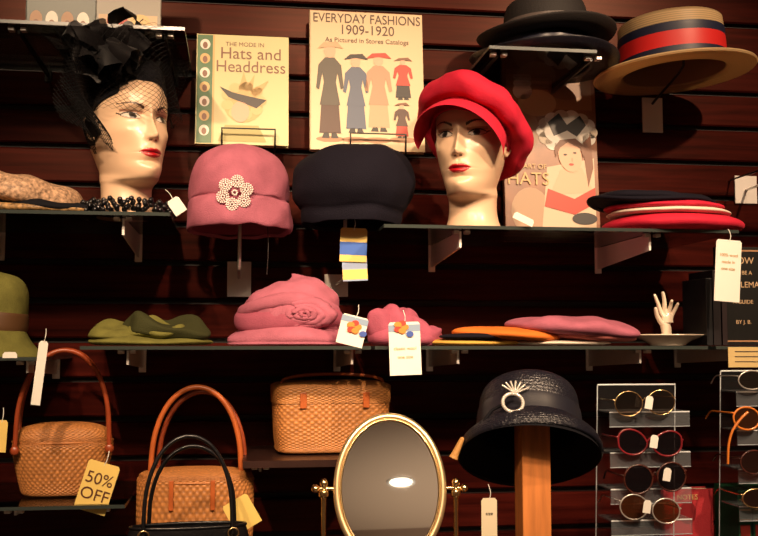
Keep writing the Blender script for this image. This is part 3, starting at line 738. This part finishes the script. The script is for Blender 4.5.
arch(e,-W*.9,W*.9,-W*.30,hb+.034,hb+.050,.003,M_leather)
for sx in(-.55,.55): box('hinge_strap',(sx*W,-W*.58,hb+.004),(.012,.004,.028),M_leather,e,.001)
d=.42; s=mpp(188,520,d)
e=E('black_leather_handbag',at(188,560,d,zC+.001),(0,0,math.radians(4)))
W=63*s; hb=at(188,527,d).z-zC
lathe('bag_body',[(0,0),(.8,0),(.96,.01),(1.0,.04),(.97,hb*.8),(.9,hb),(.86,hb+.002),(.85,hb-.01),(0,hb-.02)],M_bgloss,e,80,W,W*.28,None,40)
tube('piping',[(W*.9*math.sin(t*pi/16),-W*.25*math.cos(t*pi/16),hb+.001) for t in range(32)],.0025,M_bgloss,e,True,80)
arch(e,-W*.70,W*.68,-W*.22,hb-.01,hb+90*s,.0033,M_bgloss,lean=.01)
arch(e,-W*.62,W*.74,W*.20,hb-.01,hb+78*s,.0033,M_bgloss,lean=.0)
for sx in(-1,1): tube('handle_ring',[(sx*W*.69+.008*math.sin(k),-W*.24-.003,hb-.008+.008*math.cos(k)) for k in (0,1.05,2.1,3.14,4.2,5.2)],.0015,M_gold,e,True,24)
# ---------------- tags ----------------
def tag(name,px,py0,py1,wpx,d,m,ry=0,lines=(),rz=0,col=M_ink,string=True,strip=None,rx=0):
    s=mpp(px,(py0+py1)/2,d); h=(py1-py0)*s; w=wpx*s
    e=E(name,at(px,py0,d),(rx,ry,rz))
    V=[(-w/2+.003,0,0),(w/2-.003,0,0),(w/2,0,-.004),(w/2,0,-h),(-w/2,0,-h),(-w/2,0,-.004)]
    o=mesh('card',V,[(0,1,2,3,4,5)],m,e,False); sd=o.modifiers.new('s','SOLIDIFY'); sd.thickness=.0006
    if strip: mesh('colour_band',[(-w/2,-.001,strip[0]*-h),(w/2,-.001,strip[0]*-h),(w/2,-.001,strip[1]*-h),(-w/2,-.001,strip[1]*-h)],[(0,1,2,3)],strip[2],e,False)
    for t_,fy,sz in lines: text('lettering',t_,(0,-.0012,-h*fy),sz*s*1.38,col,e)
    if string: tube('string',[(0,-.0005,-.004),(.002,-.002,.008),(0,.004,.02)],.0006,M_white,e,n=10)
    return e
M_ytag=mat('yellow_card',(.80,.58,.16),.5)
ib=mat('ink_brown',(.10,.03,.01),.6); ig=mat('ink_gold',(.45,.28,.08),.5)
tag('sale_tag',105,463,513,32,.285,M_ytag,math.radians(17),(('50%',.34,12),('OFF',.66,12)),col=ib)
tag('price_tag',234,500,532,28,.34,M_ytag,math.radians(-30))
tag('sale_tag',2,420,452,12,.25,M_ytag,0.05)
tag('price_tag',404,322,375,32,.32,M_white,math.radians(-2),(('classic wool',.5,3.5),('one size',.66,3.5)),strip=(.05,.18,mat('tag_blue',(.25,.35,.5),.5)),col=ig)
tag('price_tag',356,316,346,27,.30,M_white,math.radians(14),(),strip=(.05,.25,mat('tag_blue',(.25,.35,.5),.5)))
for (px,py,dd) in ((404,330,.323),(357,330,.303)):
    s=mpp(px,py,dd); e=E('floral_sticker',at(px,py,dd))
    for k in range(5): mesh('petal_%d'%(k+1),[(4*s*math.cos(t*.7)-3*s+4*s*math.cos(k*1.26),-.0001*k,3*s*math.sin(t*.7)+3*s+4*s*math.sin(k*1.26)) for t in range(9)],[tuple(range(9))],mat('st_red',(.6,.05,.03),.5) if k%2 else mat('st_or',(.75,.25,.04),.5),e,False)
    mesh('petals_blue',[(4*s*math.cos(t*.7)+6*s,-.0003,3*s*math.sin(t*.7)-4*s) for t in range(9)],[tuple(range(9))],mat('st_blue',(.05,.1,.4),.5),e,False)
tag('price_tag',354,228,262,27,.215,M_ytag,0.03,(),strip=(.42,.8,mat('tag_deepblue',(.03,.12,.5),.5)))
tag('price_tag',354,252,281,25,.212,mat('tag_lblue',(.30,.40,.62),.5),-0.05,(),strip=(.6,.95,M_ytag))
tag('price_tag',729,240,302,27,.33,M_white,math.radians(4),(('100% wool',.25,3.2),('made in',.36,3.2),('one size',.47,3.2)),col=ig)
tag('price_tag',44,341,405,9,.32,M_white,math.radians(6))
tag('price_tag',172,199,216,13,.31,M_white,math.radians(-35))
tag('price_tag',489,498,536,16,.50,M_cream,0,(('size',.4,3.5),))
tag('price_tag',525,216,223,22,.31,M_white,math.radians(25),string=False)
tag('price_tag',10,352,358,14,.32,M_white,0,string=False)
# ---------------- mirror ----------------
d=.45; s=mpp(390,487,d); AL=math.radians(-14)
pm=at(390,489,d); e=E('tabletop_oval_mirror',(pm.x,pm.y,zC+.001),(0,0,math.radians(-6)))
zc=pm.z-zC
A=53*s;Bv=72*s
t=E('tilting_oval',(0,0,zc),(AL,0,0)); t.parent=e
def ovt(a,b,n=64): return [(a*math.sin(2*pi*i/n),0,b*math.cos(2*pi*i/n)) for i in range(n)]
tube('brass_frame',ovt(A,Bv),.0058,M_pgold,t,True,160,res=5)
tube('brass_inner_bead',[(x,-.004,z) for x,y,z in ovt(A*.93,Bv*.95)],.0020,M_gold,t,True,160)
tube('brass_outer_bead',[(x,.002,z) for x,y,z in ovt(A*1.03,Bv*1.022)],.0028,M_gold,t,True,160)
mm=mat('mirror_silver',(.90,.89,.88),.02,1)
pts=ovt(A*.97,Bv*.975,96); mesh('mirror_glass',[(x,-.002,z) for x,y,z in pts],[tuple(range(96))],mm,t,False)
mesh('mirror_back',[(x,.004,z) for x,y,z in pts],[tuple(range(96))[::-1]],M_table,t,False)
for sx in(-1,1):
    X=sx*66*s
    lathe('turned_post',[(.007,0),(.007,.01),(.0045,.02),(.004,.05),(.006,.06),(.004,.07),(.004,zc-.02),(.0075,zc-.012),(.0075,zc-.004),(.004,zc),(.0055,zc+.004),(.0065,zc+.009),(.004,zc+.014),(0,zc+.016)],M_gold,e,24,k=80).location=(X,0,.0)
    tube('pivot_knob',[(X+sx*.012,0,zc),(X,0,zc),(sx*A,0,zc)],.0032,M_gold,e,sm=False)
    sph('knob_ball',(X+sx*.013,0,zc),.0065,M_gold,e,14)
    tube('curved_foot',[(X,-.05,.006),(X,-.02,.016),(X,0,.02),(X,.02,.016),(X,.05,.006)],.005,M_gold,e,n=24)
tube('cross_bar',[(-66*s,0,.02),(0,0,.024),(66*s,0,.02)],.004,M_gold,e,n=20)
rd=ray(401,483).normalized(); nrm=(Matrix.Rotation(math.radians(-6),3,'Z')@Matrix.Rotation(AL,3,'X'))@Vector((0,-1,0))
rf=rd-2*rd.dot(nrm)*nrm; hit=at(401,483,d)
if rf.z>0:
    tt_=(2.79-hit.z)/rf.z; q=hit+rf*tt_
    e=E('ceiling_downlight',(max(-2.2,min(2.3,q.x)),max(-5.4,q.y),2.798)); 
    lathe('lamp_disc',[(0,-.004),(.06,-.004),(.065,0)],mat('lamp_glow',(1,.82,.6),.5,emit=14),e,32,k=4,raw=True)
    lathe('trim_ring',[(.065,0),(.085,0),(.085,-.006),(.065,-.006)],M_white,e,32,raw=True)
# ---------------- navy cloche on wood post ----------------
d=.45; s=mpp(532,470,d)
e=E('wooden_hat_post',at(533,520,d,zC+.001))
hp=at(533,415,d).z-zC
box('post',(0,0,hp/2),(29*s,29*s,hp),M_wood,e,.002)
box('base',(0,0,.008),(.10,.10,.016),M_wood,e,.003)
R=70*s
hz=at(533,440,d).z
h=E('navy_straw_cloche',(at(531,440,d).x-.003,-d-.002,hz-.022),(math.radians(-30),math.radians(3),math.radians(-10)))
M_ns=mat('navy_sisal',(.008,.008,.015),.35,bump=.9,bs=260,spec=.6)
def rib(x,y,z,a,t):
    k=1+.006*math.sin(t*260); return x*k,y*k,z+.006*math.sin(a*1+.8)*(1-t)
lathe('hat_shell',[(1.0*R,-.004),(1.03*R,.000),(.98*R,.016),(.86*R,.030),(.76*R,.040),(.735*R,.050),(.73*R,.075),(.70*R,.098),(.60*R,.114),(.38*R,.124),(0,.127)],M_ns,h,110,1,1.02,rib,120)
lathe('hat_inner',[(1.0*R,-.004),(.94*R,.012),(.83*R,.026),(.73*R,.038),(.70*R,.06),(.66*R,.095),(.4*R,.117),(0,.120)],M_black,h,80,1,1.02,None,50)
lathe('ribbon_band',[(.775*R,.040),(.765*R,.05),(.757*R,.064),(.75*R,.070)],mat('grosgrain_navy',(.012,.012,.02),.4),h,80,k=12)
bz=.052; ba=-.42
bx,by=.80*R*math.sin(ba),-.82*R*math.cos(ba)
cs=[]
for i in range(30):
    a=2*pi*i/30; cs.append((bx+.0155*math.sin(a),by-.013,bz-.012+.0155*math.cos(a)))
beads('pearl_ring',cs,.0030,M_pearl,h)
cs=[]
for k in range(7):
    an=-.9+k*.32
    for i in range(9):
        u=i/8; cs.append((bx+.004+(.004+.020*u)*math.sin(an),by-.006,bz+.008+(.004+.020*u)*math.cos(an)*.85))
beads('pearl_spray',cs,.0016,M_pearl,h)
tube('ribbon_tail',[(bx-.01,by-.004,bz-.01),(bx-.03,by+.004,bz-.018),(bx-.042,by+.01,bz-.035)],.0025,M_black,h,n=14)
o=lathe('tassel',[(0,0),(.003,-.002),(.004,-.008),(.006,-.03),(.007,-.036),(0,-.036)],mat('tassel_gold',(.55,.28,.08),.6,bump=.6,bs=400),h,20); 
inv=(Euler(h.rotation_euler).to_matrix()).inverted(); o.location=inv@(at(463,437,d+.02)-h.location); o.rotation_euler=(math.radians(27),math.radians(25),0)
# ---------------- eyewear ----------------
def glasses(name,px,py,wpx,d,frame,lens,shape='round',rz=0,ry=0,rx=0,tr=.0016,ratio=.8):
    s=mpp(px,py,d); W=wpx*s; e=E(name,at(px,py,d),(rx,ry,rz))
    lw=W*.225; lh=lw*ratio; cx=W*.265
    for sx in(-1,1):
        P=[]
        for i in range(20):
            t=2*pi*i/20; x=lw*math.cos(t); z=lh*math.sin(t)
            if shape=='cat': z+=.25*lh*(x*sx/lw) if z>0 else 0; 
            if shape=='oval': z*=.8
            P.append((sx*cx+x,0,z))
        tube('rim',P,tr,frame,e,True,40)
        mesh('lens',[(x,.0003,z) for x,y,z in smp(P,32,True)],[tuple(range(32))],lens,e,False)
        xo=sx*(cx+lw)
        tube('temple',[(xo,0,lh*.35),(xo+sx*.003,.006,lh*.35),(xo+sx*.002,.05,lh*.3),(xo-sx*.004,.09,lh*.2),(xo-sx*.006,.112,-lh*.5)],tr*.95,frame,e,n=24)
    tube('bridge',[(-(cx-lw),0,lh*.15),(0,-.002,lh*.42),(cx-lw,0,lh*.15)],tr,frame,e,n=14)
    return e
Ld=glassy('lens_smoke',(.08,.06,.06),.08,.05,.5,(.008,.006,.008)); Lc=glassy('lens_clear',(.60,.50,.42),.14,.03); La=glassy('lens_amber',(.30,.11,.05),.08,.05,.3,(.09,.03,.012)); Lp=glassy('lens_brown',(.16,.07,.05),.08,.05,.4,(.03,.012,.01))
Fr=mat('frame_red',(.18,.012,.018),.25,coat=.5); Ft=mat('frame_tortoise',(.06,.015,.01),.25,coat=.5,var=.6,vs=120); Fo=mat('frame_orange',(.70,.20,.03),.25,coat=.5)
def rack(px0,px1,y0,d,steps):
    cx=(px0+px1)/2; s=mpp(cx,y0,d); w=(px1-px0)*s
    e=E('acrylic_eyewear_rack',at(cx,y0,d,zC+.001)); ht=at(cx,y0,d).z-zC
    box('foot',(0,0,.003),(w,.14,.005),M_acr,e)
    for sx in(-1,1): tube('side_edge',[(sx*w/2,.06,.005),(sx*w/2,.035,ht)],.0010,M_acredge,e,sm=False)
    mesh('back_panel',[(-w/2,.06,.005),(w/2,.06,.005),(w/2,.035,ht),(-w/2,.035,ht)],[(0,1,2,3)],M_acr,e,False)
    tube('top_edge',[(-w/2,.035,ht),(w/2,.035,ht)],.0016,M_acredge,e,sm=False)
    for yy in steps:
        zt=at(cx,yy,d).z-zC
        box('step_ledge',(0,.012,zt),(w,.062,.0025),M_acrf,e)
        tube('ledge_edge',[(-w/2,-.019,zt),(w/2,-.019,zt)],.0014,M_acredge,e,sm=False)
        box('ledge_front',(0,-.019,zt-.012),(w,.002,.024),M_acrf,e)
        tube('ledge_lower_edge',[(-w/2,-.019,zt-.024),(w/2,-.019,zt-.024)],.0009,M_acredge,e,sm=False)
rack(603,686,386,.36,(412,452,488,519))
ds=.395
glasses('gold_rim_eyeglasses',645,403,64,ds,M_gold,Lc,'round',ry=math.radians(-2),tr=.0010,ratio=.85)
glasses('red_cat_eye_sunglasses',650,443,68,ds,Fr,Ld,'cat',ry=math.radians(3),tr=.0018)
glasses('tortoise_sunglasses',655,478,66,ds,Ft,Ld,'round',ry=math.radians(-3),ratio=.95)
glasses('amber_sunglasses',650,509,64,ds,M_steel,La,'round',ry=math.radians(8),tr=.0012,ratio=.85)
for px,py in ((650,402),(655,441),(668,474),(648,506)): tag('eyewear_price_tag',px,py-6,py+7,8,ds+.02,M_white,math.radians(10),string=False)
rack(728,800,372,.36,(392,430,468,505))
glasses('white_rim_eyeglasses',768,380,64,ds,M_steel,Lc,'oval',tr=.0012)
glasses('orange_sunglasses',762,420,62,ds,Fo,La,'round',rz=math.radians(0),ry=math.radians(6),tr=.0018)
glasses('brown_sunglasses',770,462,64,ds,Ft,Lp,'round')
glasses('gold_oval_sunglasses',772,498,64,ds,M_gold,Lp,'oval')
e=E('orange_eyeglass_chain',at(748,412,.42)); tube('cord',[(0,0,0),(-.012,0,-.01),(-.028,0,-.03),(-.036,0,-.055),(-.038,0,-.085)],.0022,Fo,e,n=24)
e=E('metal_display_hook',at(745,190,.0))
tube('hook',[(0,-.005,0),(-.01,-.10,.0),(-.02,-.2,.012),(-.03,-.26,.03)],.003,M_steel,e,n=20)
tube('hook_2',[(-.035,-.005,.02),(-.035,-.10,.02),(-.035,-.2,.018),(-.035,-.25,-.03)],.002,M_bgloss,e,n=20)
sph('hanging_hat_edge',(.02,-.24,.045),.035,M_black,e,16,(1.3,.8,.25))
box('plate',(0,-.003,0),(.05,.004,.06),M_plate,e,.001)
# ---------------- lights ----------------
def spot(name,loc,tgt,W,ang,rad=.03,col=(1,.68,.42),blend=.6):
    l=bpy.data.lights.new(name,'SPOT'); l.energy=W; l.spot_size=math.radians(ang); l.spot_blend=blend; l.shadow_soft_size=rad; l.color=col
    o=bpy.data.objects.new(name,l); sc.collection.objects.link(o); o.location=loc
    o.rotation_euler=(Vector(tgt)-Vector(loc)).to_track_quat('-Z','Y').to_euler(); return o
spot('track_spot_1',(-.85,-1.8,2.70),(-.45,0,1.62),112,42)
spot('track_spot_2',(.0,-1.8,2.70),(.0,0,1.58),97,42)
spot('track_spot_3',(.95,-1.7,2.70),(.42,0,1.62),130,44)
spot('track_spot_4',(-.55,-2.3,2.70),(-.35,-.1,1.2),120,36,.05)
spot('track_spot_5',(.55,-2.3,2.70),(.38,-.2,1.2),120,36,.05)
l=bpy.data.lights.new('soft_fill_light','AREA'); l.shape='RECTANGLE'; l.size=2.5; l.size_y=1.0; l.energy=30; l.color=(1,.78,.58)  # added soft fill from above, stands for ambient light, not a real fixture
o=bpy.data.objects.new('soft_fill_light',l); sc.collection.objects.link(o); o.location=(0,-2.6,2.77); o.rotation_euler=(math.radians(0),0,0)
spot('mirror_fill_uplight',(.2,-4.7,1.2),(.2,-4.9,2.79),85,100,.05,(1,.84,.68),1)  # added uplight with no real lamp, brightens the ceiling seen in the mirror
w=bpy.data.worlds.new('world'); sc.world=w; w.use_nodes=True; w.node_tree.nodes['Background'].inputs[0].default_value=(.05,.035,.03,1)
